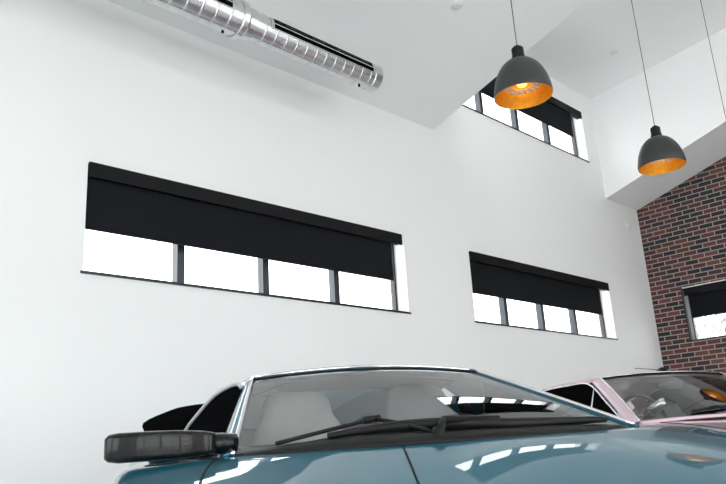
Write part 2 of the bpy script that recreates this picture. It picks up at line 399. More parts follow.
def arc_strip(name, x0, x1, r, e0, e1, m, parent, th=.006):
    """strip on the pipe, e = elevation from -y towards +z (degrees)"""
    bm = new(); n = 6; rows = []
    for rr in (r, r + th):
        for x in (x0, x1): pass
    def P(x, e, rr): e = math.radians(e); return (x, -rr * math.cos(e), rr * math.sin(e))
    A = [[P(x, e0 + (e1 - e0) * i / n, r + th) for i in range(n + 1)] for x in (x0, x1)]
    B = [[P(x, e0 + (e1 - e0) * i / n, r - .004) for i in range(n + 1)] for x in (x0, x1)]
    ring = [[A[k][i] for i in range(n + 1)] + [B[k][i] for i in range(n, -1, -1)] for k in (0, 1)]
    R_ = grid(bm, ring, closed_v=True); cap(bm, R_[0]); cap(bm, R_[1])
    return obj(name, bm, m, parent)
for (x0, x1, r) in ((3.39 - X0, 4.62 - X0, DR2), (1.2 - X0, 3.0 - X0, DR1)):
    fp = arc_strip('slot_frame', x0, x1, r, -14, 42, M['duct'], t, .007)
    arc_strip('air_slot', x0 + .03, x1 - .02, r, -10, 6, M['slot'], fp, .009)
    arc_strip('air_slot', x0 + .03, x1 - .02, r, 13, 22, M['slot'], fp, .009)
    arc_strip('air_slot', x0 + .03, x1 - .02, r, 27, 38, M['slot'], fp, .009)
for x, r in ((4.54, DR2), (3.0, DR1)):
    bm = new(); e = math.radians(-98)
    tube(bm, [(x - X0, -r * math.cos(e), r * math.sin(e)), (x - X0, -(r + .016) * math.cos(e), (r + .016) * math.sin(e))], .011, 12)
    obj('screw', bm, M['slot'], t)
for x in (.5, 1.6):
    bm = new(); tube(bm, [(x - X0, .02, 0.09), (x - X0, .02, low(dy) - dz_ + .02)], .003, 8); obj('hanger', bm, M['alloy'], t)

# ------------------------------------------------------------------ pendants
def pendant(loc, D, ztop, label, r0):
    t = thing('pendant_lamp', label, 'lamp', loc, 0, 'dome pendant lamps with gold insides')
    R = D / 2
    # outer profile, from rim up; rim at z=0
    prof = [(R, 0), (R * .995, .07 * D), (R * .965, .17 * D), (R * .915, .28 * D), (R * .82, .41 * D), (R * .68, .53 * D), (R * .5, .625 * D), (R * .3, .68 * D), (R * .165, .70 * D)]
    pr = spline(prof, 4)
    bm = new(); lathe(bm, [(R * .985, -.002)] + [(a, b) for a, b in pr] + [(R * .1, .70 * D)], 64); obj('lamp_shade', bm, M['shade_out'], t, smooth=True)
    bm = new(); lathe(bm, [(R * .992, -.003)] + [(max(.01, a - .006), b - .004) for a, b in pr] + [(.008, .69 * D)], 64); obj('shade_lining', bm, M['shade_in'], t, smooth=True)
    # socket
    bm = new()
    rows = lathe(bm, [(R * .235, .68 * D), (R * .235, .75 * D), (R * .21, .755 * D), (R * .21, .91 * D), (R * .19, .925 * D), (R * .13, .93 * D), (R * .12, .955 * D), (R * .06, .97 * D), (R * .05, .98 * D)], 32); cap(bm, rows[-1]); cap(bm, rows[0])
    obj('socket', bm, M['socket'], t, smooth=False)
    bm = new(); tube(bm, [(0, 0, .97 * D), (0, 0, ztop - loc[2])], .0032, 8); obj('cord', bm, M['cord'], t)
    rs = lambda a: a
    bm = new(); rows = lathe(bm, [(.055, ztop - loc[2] + .03), (.055, ztop - loc[2] - .03), (.01, ztop - loc[2] - .035)], 28); cap(bm, rows[-1]); obj('ceiling_rose', bm, M['socket'], t)
    # louvre ring and bulb inside the dome
    bm = new()
    zr = .20 * D
    for rr in (R * .36, R * .50, R * .64): tube(bm, [(rr * math.cos(2 * PI * k / 40), rr * math.sin(2 * PI * k / 40), zr) for k in range(40)], .004, 6, closed=True)
    for k in range(16):
        a = 2 * PI * k / 16; tube(bm, [(R * .34 * math.cos(a), R * .34 * math.sin(a), zr), (R * .66 * math.cos(a), R * .66 * math.sin(a), zr)], .005, 6)
    for k in range(4):
        a = 2 * PI * (k + .5) / 4; tube(bm, [(R * .64 * math.cos(a), R * .64 * math.sin(a), zr), (R * .86 * math.cos(a), R * .86 * math.sin(a), zr + .045 * D)], .004, 6)
    obj('louvre_ring', bm, M['white_plastic'], t, smooth=True)
    bm = new(); rows = lathe(bm, [(.001, .17 * D), (R * .14, .19 * D), (R * .22, .26 * D), (R * .24, .36 * D), (R * .2, .45 * D), (R * .12, .55 * D), (R * .10, .66 * D)], 28); obj('bulb', bm, M['bulb'], t, smooth=True)
    return t
PD = .375
L1 = Vector((3.80, 2.225, 2.130 + H)); L2 = Vector((5.74, 2.175, 2.088 + H))
L3 = Vector((7.41, 2.10, 1.76 + H))
pendant(L1, PD, low(L1.y), 'dark grey dome pendant with gold inside, hanging in front of the high window', 0)
pendant(L2, PD, low(L2.y), 'dark grey gold-lined dome pendant in front of the sloping soffit above the bricks', 0)
pendant(L3, PD, dor(L3.y), 'dome pendant whose thin cord hangs in the top right corner of the photo', 0)

# ------------------------------------------------------------------ small fittings
def disc_fit(name, label, cat, P, nrm, r, m1, m2):
    n = Vector(nrm).normalized(); q = n.to_track_quat('Z', 'Y').to_matrix().to_4x4()
    t = thing(name, label, cat, P)
    bm = new(); rows = lathe(bm, [(r, 0), (r, .006), (r * .93, .012), (r * .72, .014)], 36, q); cap(bm, rows[0]); cap(bm, rows[-1]); obj('trim_ring', bm, m1, t, smooth=False)
    bm = new(); rows = lathe(bm, [(r * .70, .0), (r * .70, .017), (r * .5, .022)], 36, q); cap(bm, rows[0]); cap(bm, rows[-1]); obj('centre_cover', bm, m2, t, smooth=False)
    return t
nl = Vector((0, -K1, -1)); nd = Vector((0, -K2, -1))
disc_fit('smoke_detector', 'small round white detector on the near sloping ceiling', 'detector', (5.10, 3.575, low(3.575)), nl, .062, M['white_plastic'], M['white_plastic'])
disc_fit('recessed_light', 'small round fitting in the raised ceiling bay', 'ceiling light', (9.68, 4.07, dor(4.07)), nd, .065, M['white_plastic'], M['white_plastic'])
disc_fit('wall_plate', 'small round white plate high on the white wall near brick corner', 'wall plate', (11.32, W, 3.276 + H), (0, -1, 0), .075, M['white_plastic'], M['white_plastic'])

# ------------------------------------------------------------------ cars
def body_bm(stations, nf=5, nl=4, hole=None, cap_ends=True, wk=(.01, .16), tilt=0):
    st = cspline(stations, nf); bm = new(); rows = []
    for (f, zc, zs, wc, w, zm, zb) in st:
        half = [(0, zc), (wc * .4, zc + (zs - zc) * wk[0]), (wc * .74, zc + (zs - zc) * wk[1]), (wc, zs), (wc + (w - wc) * .6, zs - .008), (w - .030, zs - .022), (w - .008, zs - .058), (w - .002, zs - .5 * (zs - zm)), (w, zm), (w - .012, zb + .18), (w - .05, zb + .03), (w - .16, zb)]
        hp = cspline([(-half[1][0], half[1][1])] + half, nl)[nl:]
        rows.append([(f, -l, z - tilt * l) for l, z in reversed(hp)] + [(f, l, z + tilt * l) for l, z in hp[1:]])
    R_ = grid(bm, rows)
    if cap_ends: cap(bm, R_[0]); cap(bm, R_[-1])
    # floor pan
    for i in range(len(R_) - 1):
        try: bm.faces.new((R_[i][0], R_[i][-1], R_[i + 1][-1], R_[i + 1][0]))
        except ValueError: pass
    if hole:
        kill = [f for f in bm.faces if (lambda c: hole[0] < c.x < hole[1] and abs(c.y) < hole[2] and c.z > .5)(f.calc_center_median())]
        bmesh.ops.delete(bm, geom=kill, context='FACES')
    return bm
def drape(bvh, pts, lift=.001):
    out = []
    for x, y in pts:
        h = bvh.ray_cast(Vector((x, y, 3)), Vector((0, 0, -1)))
        out.append(Vector((x, y, h[0].z + lift)))
    return out
def wheel(parent, x, y, r, wd, rim):
    s = 1 if y > 0 else -1
    Q = Matrix.Translation((x, y, r)) @ Matrix.Rotation(-s * PI / 2, 4, 'X')
    bm = new(); lathe(bm, spline([(r * .66, -wd / 2), (r * .9, -wd / 2), (r, -wd * .36), (r, wd * .36), (r * .9, wd / 2), (r * .66, wd / 2)], 3), 48, Q); wv = obj('wheel', bm, M['rubber'], parent, smooth=True)
    bm = new(); lathe(bm, [(r * .68, -wd * .4), (r * .67, wd * .45), (r * .62, wd * .5), (r * .6, wd * .3), (r * .58, -wd * .1)], 48, Q)
    for k in range(5):
        a = 2 * PI * k / 5
        p = [Q @ Vector((q * r * math.cos(a), q * r * math.sin(a), wd * z)) for q, z in ((.08, .36), (.35, .38), (.62, .34))]
        tube(bm, p, [r * .11, r * .085, r * .10], 8)
    rows = lathe(bm, [(r * .16, wd * .2), (r * .16, wd * .44), (r * .1, wd * .46)], 24, Q); cap(bm, rows[-1])
    obj('rim', bm, rim, wv, smooth=False)
def face_strip(bm, A, B, th=0.0):
    """quad strip between two polylines"""
    grid(bm, [list(map(Vector, A)), list(map(Vector, B))])

def screen_fn(wb, wt, L, Hh, zc, b, bt, cr, bulge, skew=(0, 0)):
    def fn(t, v):
        e = 1 - t * t
        B = Vector((b * e, wb * t, zc + .02 * e)); Tp = Vector((-L + bt * e, wt * t, zc + Hh + cr * e))
        if t > 0: B += Vector((0, skew[0] * t * t, skew[1] * t * t))
        p = B.lerp(Tp, v); k = bulge * 4 * v * (1 - v)
        p += Vector((Hh, 0, L)).normalized() * k
        return p
    return fn

# ---------------- teal wedge sports car
O1 = Vector((1.870, 1.578, 0)); TH1 = math.radians(240.1)
car = thing('sports_car', 'low teal wedge-shaped sports car with black mirror, parked in front', 'car', O1, TH1)
ZC = .803
st1 = [(1.52, .37, .38, .40, .60, .33, .25), (1.44, .42, .44, .56, .78, .38, .20), (1.25, .462, .53, .66, .90, .46, .17), (1.0, .526, .605, .73, .955, .52, .16),
       (.7, .628, .688, .75, .985, .56, .16), (.5, .693, .730, .76, .996, .58, .16), (.36, .737, .757, .76, 1.0, .59, .16), (.24, .773, .778, .76, 1.0, .6, .16), (.15, .798, .793, .76, 1.0, .6, .16), (.05, .820, .806, .76, 1.0, .6, .16), (-.3, .830, .812, .75, 1.0, .6, .16),
       (-.9, .800, .814, .76, 1.0, .6, .16), (-1.35, .82, .835, .79, 1.02, .62, .16), (-1.85, .86, .87, .82, 1.045, .63, .17), (-2.3, .86, .86, .8, 1.04, .62, .20), (-2.58, .84, .84, .78, 1.01, .62, .24), (-2.68, .78, .78, .74, .97, .58, .3)]
bm = body_bm(st1, 5, 4, hole=(-1.30, -.02, .60), wk=(.18, .74), tilt=.014)
bvh1 = BVHTree.FromBMesh(bm)
body = obj('body', bm, M['teal'], car, smooth=True, sub=1)
# panel gaps
def seam(pts, bvh, parent, w=.0035, m=None, lift=.0006):
    P = drape(bvh, pts, lift); bm = new(); tube(bm, P, w, 6); return obj('panel_gap', bm, m or M['rubber'], parent, smooth=True)
def line2(a, b, n=24): return [(a[0] + (b[0] - a[0]) * i / n, a[1] + (b[1] - a[1]) * i / n) for i in range(n + 1)]
seam(line2((.10, -.145), (1.30, -.395)), bvh1, body)
seam([(x, y) for x, y in spline([(.04, -.68), (.12, -.715), (.35, -.755), (.8, -.785), (1.2, -.76)], 8)], bvh1, body)
# tub, dashboard, seats
bm = box(new(), -1.34, .02, -.66, .66, .30, .34); box(bm, -1.34, -1.30, -.66, .66, .34, .80); box(bm, -1.3, 0, -.66, -.62, .34, .785); box(bm, -1.3, 0, .62, .66, .34, .785); obj('cabin_tub', bm, M['dash'], car)
ws1 = screen_fn(.65, .50, .80, .306, ZC, .05, .055, .026, .003, (.085, .020))
def patch(fn, t0, t1, v0, v1, nt=28, nv=14):
    return [[fn(t0 + (t1 - t0) * i / nt, v0 + (v1 - v0) * j / nv) for i in range(nt + 1)] for j in range(nv + 1)]
def windscreen(fn, m, parent, name='windscreen'):
    bm = new(); grid(bm, patch(fn, -.985, .985, .01, .985)); return obj(name, bm, m, parent, smooth=True)
windscreen(ws1, M['screen_glass'], car)
# pillars and header
for s in (-1, 1):
    n_ = 16; bm = new(); rows = []
    for i in range(n_ + 1):
        v = i / n_; p = ws1(s * 1.0, v); k = 1.35 - .45 * v
        ctl = [(.010, -.006, .002), (.010, .004, .007), (.002, .016 * k, .006), (-.02, .030 * k, -.006), (-.05, .036 * k, -.022), (-.06, .02, -.03), (-.05, -.01, -.024), (-.01, -.010, -.010)]
        cl = spline(ctl + [ctl[0]], 3)[:-1]
        q = [p + Vector((a_, s * b_, c_)) for a_, b_, c_ in cl]
        rows.append(q)
    R_ = grid(bm, rows, closed_v=True); cap(bm, R_[0]); cap(bm, R_[-1]); obj('windscreen_pillar', bm, M['teal'], car, smooth=True)
bm = new(); rows = []
for i in range(33):
    t_ = -1.0 + 2.0 * i / 32; p = ws1(t_, 1.0)
    e_ = 1 - .8 * abs(t_) ** 6
    ctl = [(.008, 0, -.004), (.010, 0, .002), (.002, 0, .009), (-.02, 0, .014), (-.06, 0, .018), (-.07, 0, -.012), (-.02, 0, -.014)]
    rows.append([p + Vector(c_) * e_ for c_ in spline(ctl + [ctl[0]], 3)[:-1]])
R_ = grid(bm, rows, closed_v=True); cap(bm, R_[0]); cap(bm, R_[-1]); obj('roof_header', bm, M['teal'], car, smooth=True)
bm = new(); tube(bm, [ws1(-.985 + 1.97 * i / 32, 1.0) + Vector((.009, 0, .006)) for i in range(33)], .0055, 8); obj('screen_trim_and_glint', bm, M['chrome'], car, smooth=True)  # chrome tube added as the white highlight along the teal header
for s in (-1, 1):
    bm = new(); tube(bm, [ws1(s * 1.0, i / 20) + Vector((.011, -s * .001, .006)) for i in range(21)], .0075, 8); obj('screen_trim_and_glint', bm, M['chrome'], car, smooth=True)  # chrome lines stand in for bright highlights on the pillar edges
# black rubber between glass and header
bm = new(); tube(bm, [ws1(-.99 + 1.98 * i / 32, .985) + Vector((.002, 0, .0)) for i in range(33)], .0035, 6); obj('screen_seal', bm, M['rubber'], car, smooth=True)
# roof
bm = new(); rows = []
for f, w_, z in ((-.86, .495, 1.119), (-.98, .52, 1.125), (-1.15, .53, 1.118), (-1.35, .52, 1.095)):
    rows.append([(f + .055 * (1 - (t_ / 12 - 1) ** 2), w_ * (t_ / 12 - 1), z + .024 * (1 - (t_ / 12 - 1) ** 2)) for t_ in range(25)])
grid(bm, rows); o = obj('roof', bm, M['teal'], car, smooth=True, sub=1); md = o.modifiers.new('s', 'SOLIDIFY'); md.thickness = .03; md.offset = -1
# rear deck from roof down to the tail
bm = new(); rows = []
for f, w_, z in ((-1.34, .52, 1.093), (-1.6, .56, 1.03), (-1.95, .62, .95), (-2.3, .66, .89), (-2.55, .68, .85)):
    rows.append([(f, -w_ - .10, z - .16)] + [(f, w_ * (t_ / 8 - 1), z + .02 * (1 - (t_ / 8 - 1) ** 2)) for t_ in range(17)] + [(f, w_ + .10, z - .16)])
R_ = grid(bm, rows); cap(bm, R_[0]); cap(bm, R_[-1]); obj('engine_cover', bm, M['teal'], car, smooth=True)
# side glass and surround, air intakes
for s in (-1, 1):
    # window outline (f, lateral, z)
    top = spline([(-.06, .668, .815), (-.30, .625, .905), (-.62, .560, 1.035), (-.80, .562, 1.088), (-1.0, .632, 1.066), (-1.15, .695, 1.005), (-1.30, .755, .930), (-1.36, .79, .84)], 5)
    bot = [(-.06 + (-1.32) * i / (len(top) - 1), .668 + .12 * i / (len(top) - 1), .812) for i in range(len(top))]
    bm = new(); face_strip(bm, [(a, s * b, c) for a, b, c in top], [(a, s * b, c) for a, b, c in bot]); obj('side_window', bm, M['side_glass'], car, smooth=True)
    bm = new(); tube(bm, [(a, s * (b + .002), c + .004) for a, b, c in top[12:]], .009, 8); obj('window_surround', bm, M['grey_plastic'], car, smooth=True)
    # roof side rail between glass and roof
    bm = new(); tp = [(a, s * (b - .004), c + .002) for a, b, c in top[12:31]]; inn = [(a, s * (b - .03 if a > -.84 else min(.50, b - .02)), c + .004 if a > -.84 else max(c, 1.115)) for a, b, c in top[12:31]]
    face_strip(bm, tp, inn); o = obj('roof_rail', bm, M['teal'], car, smooth=True)
    # air intake box behind the side window
    bm = new()
    mouth = spline([(.70, .84), (.66, .93), (.625, 1.048), (.760, 1.050), (.853, 1.026), (.952, .982), (.945, .93), (.95, .86)], 3)
    f0 = -1.36
    A = [(f0 - .10 * (y - .66) , s * y, z) for y, z in mouth]; B_ = [(f0 - .55 - .1 * (y - .66), s * (y * .97 + .01), z - .05 * (z > .9)) for y, z in mouth]; Cc = [(f0 - 1.0, s * (y * .95 + .02), .86 + (z - .84) * .2) for y, z in mouth]
    R_ = grid(bm, [A, B_, Cc]); cap(bm, R_[-1]); ik = obj('air_intake', bm, M['teal'], car, smooth=True)
    ik.modifiers.new('s', 'SOLIDIFY').thickness = .008
    bm = new(); v = [bm.verts.new((f0 + .006 - .10 * (y - .66), s * y * .998, z - .003)) for y, z in mouth]; bm.faces.new(v); o = obj('intake_mouth', bm, M['slot'], ik); o.modifiers.new('s', 'SOLIDIFY').thickness = .006
# mirror
for s in (-1,):
    bm = new(); rows = []
    for k, (y, zc_, hz, hx) in enumerate(((.70, .842, .030, .040), (.735, .842, .036, .048), (.80, .842, .041, .056), (.90, .842, .043, .060), (.975, .841, .043, .058), (1.002, .841, .039, .052), (1.013, .840, .030, .040))):
        zc_ += .004
        q = []
        for j in range(36):
            a = 2 * PI * j / 36; ca, sa = math.cos(a), math.sin(a)
            q.append((-.02 + hx * math.copysign(abs(ca) ** .38, ca), s * y, zc_ + hz * math.copysign(abs(sa) ** .34, sa)))
        rows.append(q)
    R_ = grid(bm, rows, closed_v=True); cap(bm, R_[0]); cap(bm, R_[-1]); mr = obj('door_mirror', bm, M['gloss_black'], car, smooth=True)
    bm = new(); tube(bm, [(-.03, s * .64, .838), (-.02, s * .68, .842), (-.02, s * .76, .846)], [.040, .038, .034], 12, flat=.85); obj('mirror_arm', bm, M['gloss_black'], mr, smooth=True)
    bm = new(); box(bm, -.081, -.076, min(s * .76, s * .985), max(s * .76, s * .985), .82, .88); obj('mirror_glass', bm, M['chrome'], mr, bevel=.002)
# cowl, wipers
bm = new(); rows = []
for i in range(41):
    t_ = -1 + 2 * i / 40; p = ws1(t_ * .98, 0); e_ = 1 - .75 * t_ ** 4
    rows.append([p + Vector((.075 * e_, 0, -.022)), p + Vector((.07 * e_, 0, -.006)), p + Vector((.03 * e_, 0, -.004 + .016 * e_)), p + Vector((-.012 * e_, 0, .020 * e_)), p + Vector((.0, 0, -.022))])
R_ = grid(bm, rows, closed_v=True); cap(bm, R_[0]); cap(bm, R_[-1]); obj('cowl_panel', bm, M['plastic'], car, smooth=True)
bm = new(); 
def onws(t_, v, o=.012): return ws1(t_, v) + Vector((.38, 0, .92)) * o
tube(bm, [onws(-.80 + .10 * i / 10 * 5, .03 + .155 * i / 10, .014) for i in range(11)], .0065, 8); bl = obj('wiper', bm, M['plastic'], car, smooth=True)
bm = new(); tube(bm, [onws(-.02, -.02, .02), onws(-.14, .08, .022), onws(-.27, .165, .02)], .007, 8)
tube(bm, [onws(-.34, .168, .018), onws(-.25, .188, .018)], .011, 8); obj('wiper_arm', bm, M['plastic'], bl, smooth=True)
bm = new(); tube(bm, [onws(-.55 + 1.45 * i / 20, .045 + .045 * math.sin(PI * min(1, i / 13)), .016) for i in range(21)], [.010 + .011 * math.sin(PI * i / 20) for i in range(21)], 8); bl = obj('wiper', bm, M['plastic'], car, smooth=True)
bm = new(); tube(bm, [onws(-.02, -.03, .03), onws(.05, .07, .034), onws(.35, .075, .03)], [.016, .014, .009], 8); rows = lathe(bm, [(.02, -.03), (.022, .012), (.012, .02)], 20, Matrix.Translation(onws(-.02, -.02, .02))); cap(bm, rows[-1]); obj('wiper_arm', bm, M['plastic'], bl, smooth=True)
# dashboard (inside)
bm = new(); rows = []
for i in range(41):
    y = -.60 + 1.2 * i / 40; hmp = .05 * math.exp(-((y + .02) / .22) ** 2) + .022 * math.exp(-((y - .34) / .14) ** 2)
    fwd = -.02 - .25 * (y / .62) ** 2 * .3
    rows.append([(fwd - .02, y, .80), (fwd - .06, y, .818 + hmp * .35), (fwd - .16, y, .828 + hmp * .9), (fwd - .28, y, .835 + hmp), (fwd - .36, y, .828 + hmp * .8), (fwd - .40, y, .76), (fwd - .38, y, .62)])
R_ = grid(bm, rows); obj('dashboard', bm, M['dash'], car, smooth=True)
def seat(parent, y, x, m, zt):
    bm = new(); rows = []
    for (z, hw, th, xo) in ((.34, .20, .07, .10), (.55, .23, .07, .03), (.80, .22, .065, -.05), (.90, .19, .06, -.085), (.96, .155, .055, -.105), (1.02, .145, .05, -.125), (zt - .02, .13, .04, -.138), (zt, .09, .02, -.14)):
        q = []
        for j in range(20):
            a = 2 * PI * j / 20; ca, sa = math.cos(a), math.sin(a)
            q.append((x + xo + th * math.copysign(abs(ca) ** .6, ca), y + hw * math.copysign(abs(sa) ** .6, sa), z))
        rows.append(q)
    R_ = grid(bm, rows, closed_v=True); cap(bm, R_[0]); cap(bm, R_[-1]); st = obj('seat', bm, m, parent, smooth=True)
    bm = box(new(), x + .06, x + .50, y - .22, y + .22, .36, .48); obj('seat_cushion', bm, m, st, bevel=.04)
seat(car, -.29, -.82, M['seat_light'], 1.062)
seat(car, .27, -.84, M['seat_dark'], 1.072)
def steering(parent, c, r, tilt, m, hub):
    Q = Matrix.Translation(c) @ Matrix.Rotation(-tilt, 4, 'Y')
    bm = new(); tube(bm, [Q @ Vector((0, r * math.cos(2 * PI * k / 36), r * math.sin(2 * PI * k / 36))) for k in range(36)], .013, 8, closed=True); w_ = obj('steering_wheel', bm, m, parent, smooth=True)
    bm = new()
    for a in (0, PI, -PI / 2): tube(bm, [Q @ Vector((.03, 0, 0)), Q @ Vector((.0, r * math.cos(a), r * math.sin(a)))], .012, 8, flat=.5)
    tube(bm, [Q @ Vector((.0, 0, 0)), Q @ Vector((.05, 0, 0)), Q @ Vector((.25, 0, -.01))], [.04, .045, .03], 14); obj('wheel_hub', bm, hub, w_, smooth=True)
steering(car, (-.46, .30, .76), .155, .35, M['dash'], M['dash'])
bm = new(); box(bm, -.64, -.60, -.46, -.30, 1.055, 1.085); o = obj('sun_visor', bm, M['dash'], car, bevel=.008)
bm = new(); rows = [[ws1(t_, v) + Vector((-.012, 0, -.012)) for t_ in (-.97, -.86, -.74)] for v in (.86, .92, .975)]; rows[0][2] = ws1(-.80, .90) + Vector((-.012, 0, -.012)); rows[0][0] = ws1(-.97, .80) + Vector((-.012, 0, -.012)); grid(bm, rows); bpy.data.objects.remove(o)
o = obj('sun_visor', bm, M['dash'], car, smooth=True); o.modifiers.new('s', 'SOLIDIFY').thickness = .014
bm = new(); rows = [[(f + .05 * (1 - (k / 8 - 1) ** 2), .49 * (k / 8 - 1), z + .02 * (1 - (k / 8 - 1) ** 2)) for k in range(17)] for f, z in ((-.92, 1.095), (-1.05, 1.095), (-1.3, 1.07))]
grid(bm, rows); obj('headliner', bm, M['liner'], car, smooth=True)
# rear bulkhead with its window
bm = box(new(), -1.345, -1.325, -.60, .60, .34, .92); obj('bulkhead', bm, M['liner'], car)
# lights, bumper details
for s in (-1, 1):
    P = drape(bvh1, [(1.18, s * .42), (1.18, s * .70), (1.34, s * .66), (1.34, s * .42)], .004)
    bm = new(); bm.faces.new([bm.verts.new(p) for p in P]); o = obj('headlamp', bm, M['lamp_glass'], car); o.modifiers.new('s', 'SOLIDIFY').thickness = .01
    bm = box(new(), 1.40, 1.47, min(s * .45, s * .70), max(s * .45, s * .70), .42, .46); obj('indicator', bm, M['amber'], car, bevel=.006)
    bm = box(new(), -2.70, -2.66, min(s * .40, s * .75), max(s * .40, s * .75), .60, .70); obj('tail_lamp', bm, M['red'], car, bevel=.01)
bm = box(new(), 1.38, 1.50, -.42, .42, .30, .36); obj('nose_intake', bm, M['slot'], car, bevel=.01)
for x, y in ((.62, .80), (-2.0, .86)):
    for s in (-1, 1): wheel(car, x, s * (y + .035), .31 if x > 0 else .33, .24 if x > 0 else .32, M['alloy'])

# ---------------- pink classic coupe
TH2 = math.radians(240.1); fw2 = Vector((math.cos(TH2), math.sin(TH2), 0)); lf2 = Vector((-fw2.y, fw2.x, 0))
CORN = Vector((4.720, 2.250, 0))                       # right foot of its windscreen
WB2 = .69
O2 = CORN + lf2 * WB2
Z2 = .868
zz = lambda z: Z2 + (z - Z2) * 1.13 if z > Z2 else z
car2 = thing('classic_coupe', 'pale pink classic coupe with chrome trim, parked by the brick wall', 'car', O2, TH2)
st2 = [(1.75, .50, .50, .55, .76, .44, .30), (1.70, .60, .60, .62, .84, .47, .24), (1.5, .68, .675, .68, .87, .52, .20), (1.0, .755, .75, .72, .89, .56, .18), (.5, .815, .81, .745, .90, .58, .18), (.1, .856, .85, .75, .90, .6, .18),
       (-.3, .862, .855, .75, .905, .6, .18), (-1.0, .865, .858, .76, .91, .6, .18), (-1.7, .865, .858, .76, .91, .6, .18), (-2.15, .85, .845, .74, .90, .6, .22), (-2.4, .80, .80, .70, .86, .58, .28), (-2.5, .72, .72, .66, .82, .55, .34)]
bm = body_bm(st2, 5, 4, hole=(-1.50, -.02, .66)); bvh2 = BVHTree.FromBMesh(bm)
body2 = obj('body', bm, M['pink'], car2, smooth=True, sub=1)
seam(line2((.12, -.60), (1.5, -.56)), bvh2, body2); seam(line2((.12, .60), (1.5, .56)), bvh2, body2)
ws2 = screen_fn(WB2, .545, .60, .338, Z2, .085, .07, .022, .012)
windscreen(ws2, M['pink_glass'], car2)
for s in (-1, 1):
    bm = new(); rows = []
    for i in range(17):
        v = i / 16; p = ws2(s, v)
        rows.append([p + Vector((.014, -s * .010, .0)), p + Vector((.016, s * .016, .0)), p + Vector((-.01, s * .034, -.01)), p + Vector((-.055, s * .034, -.02)), p + Vector((-.06, 0, -.02)), p + Vector((-.012, -s * .012, -.008))])
    R_ = grid(bm, rows, closed_v=True); cap(bm, R_[0]); cap(bm, R_[-1]); obj('windscreen_pillar', bm, M['pink'], car2, bevel=.006)
    bm = new(); tube(bm, [ws2(s * .985, i / 16) + Vector((.012, 0, .006)) for i in range(17)], .0065, 8); obj('screen_trim_and_glint', bm, M['chrome'], car2, smooth=True)
bm = new(); tube(bm, [ws2(-.99 + 1.98 * i / 32, 1.0) + Vector((.012, 0, .002)) for i in range(33)], .007, 8); obj('screen_trim_and_glint', bm, M['chrome'], car2, smooth=True)
bm = new(); tube(bm, [ws2(-.99 + 1.98 * i / 32, .975) + Vector((.006, 0, .002)) for i in range(33)], .008, 8); obj('screen_seal', bm, M['rubber'], car2, smooth=True)
bm = new(); rows = []
for f, w_, z in ((-.60, .56, 1.172), (-.75, .575, 1.178), (-1.0, .58, 1.178), (-1.4, .575, 1.170), (-1.8, .56, 1.130), (-2.1, .54, 1.01), (-2.3, .54, .86)):
    z = zz(z)
    rows.append([(f + (.07 if f > -.7 else .03) * (1 - (k / 12 - 1) ** 2), w_ * (k / 12 - 1), z + .022 * (1 - (k / 12 - 1) ** 2)) for k in range(25)])
grid(bm, rows); o = obj('roof', bm, M['pink'], car2, smooth=True, sub=1); md = o.modifiers.new('s', 'SOLIDIFY'); md.thickness = .03; md.offset = -1
for s in (-1, 1):
    top = spline([(-.10, .715, .870), (-.36, .655, 1.00), (-.64, .605, 1.135), (-.95, .602, 1.150), (-1.38, .605, 1.142), (-1.68, .63, 1.075), (-1.86, .70, .88)], 5); top = [(a, b, zz(c)) for a, b, c in top]
    n_ = len(top); bot = [(-.10 - 1.76 * i / (n_ - 1), .715, .868) for i in range(n_)]
    bm = new(); face_strip(bm, [(a, s * b, c) for a, b, c in top], [(a, s * b, c) for a, b, c in bot]); obj('side_window', bm, M['side_glass'], car2, smooth=True)
    bm = new(); tube(bm, [(a, s * (b + .004), c) for a, b, c in top], .007, 8); obj('window_trim', bm, M['chrome'], car2, smooth=True)
    bm = new(); tube(bm, [(-.56, s * .618, zz(1.098)), (-.52, s * .722, .872)], .008, 8); obj('vent_window_bar', bm, M['chrome'], car2, smooth=True)
    tp = [(a, s * b, c + .004) for a, b, c in top[10:31]]; inn = [(a, s * .56, max(zz(1.165 - max(0, -a - 1.45) * .25), c + .01)) for a, b, c in top[10:31]]
    bm = new(); face_strip(bm, tp, inn); obj('roof_rail', bm, M['pink'], car2, smooth=True)
    # rear quarter pillar
    qa = [(a, s * b, c) for a, b, c in top[24:]]; qb = [(-1.45 - .8 * i / (len(qa) - 1), s * (.575 + .12 * i / (len(qa) - 1)), zz(1.165 - .29 * (i / (len(qa) - 1)) ** 1.3)) for i in range(len(qa))]
    bm = new(); face_strip(bm, qa, qb); obj('rear_quarter', bm, M['pink'], car2, smooth=True)
    bm = new(); rows = []
    for y, hz, hx in ((.79, .012, .012), (.80, .020, .016), (.83, .028, .02), (.87, .030, .02), (.90, .022, .014), (.907, .008, .006)):
        rows.append([(-.18 + hx * math.cos(2 * PI * j / 16), s * y, .912 + hz * math.sin(2 * PI * j / 16)) for j in range(16)])
    R_ = grid(bm, rows, closed_v=True); cap(bm, R_[0]); cap(bm, R_[-1]); tube(bm, [(-.18, s * .80, .90), (-.17, s * .76, .85)], .008, 8); obj('door_mirror', bm, M['chrome'], car2, smooth=True)
bm = box(new(), -1.54, 0, -.68, .68, .32, .36); box(bm, -1.54, -1.50, -.68, .68, .36, .84); box(bm, -1.5, 0, -.69, -.665, .36, .83); box(bm, -1.5, 0, .665, .69, .36, .83); obj('cabin_tub', bm, M['dash'], car2)
bm = new(); rows = []
for i in range(41):
    y = -.64 + 1.28 * i / 40; hmp = .018 * math.exp(-((y + .36) / .15) ** 2); fwd = .02 - .07 * (y / .64) ** 2
    rows.append([(fwd, y, .862), (fwd - .08, y, .868), (fwd - .2, y, .872 + hmp), (fwd - .26, y, .862 + hmp), (fwd - .28, y, .70), (fwd - .27, y, .60)])
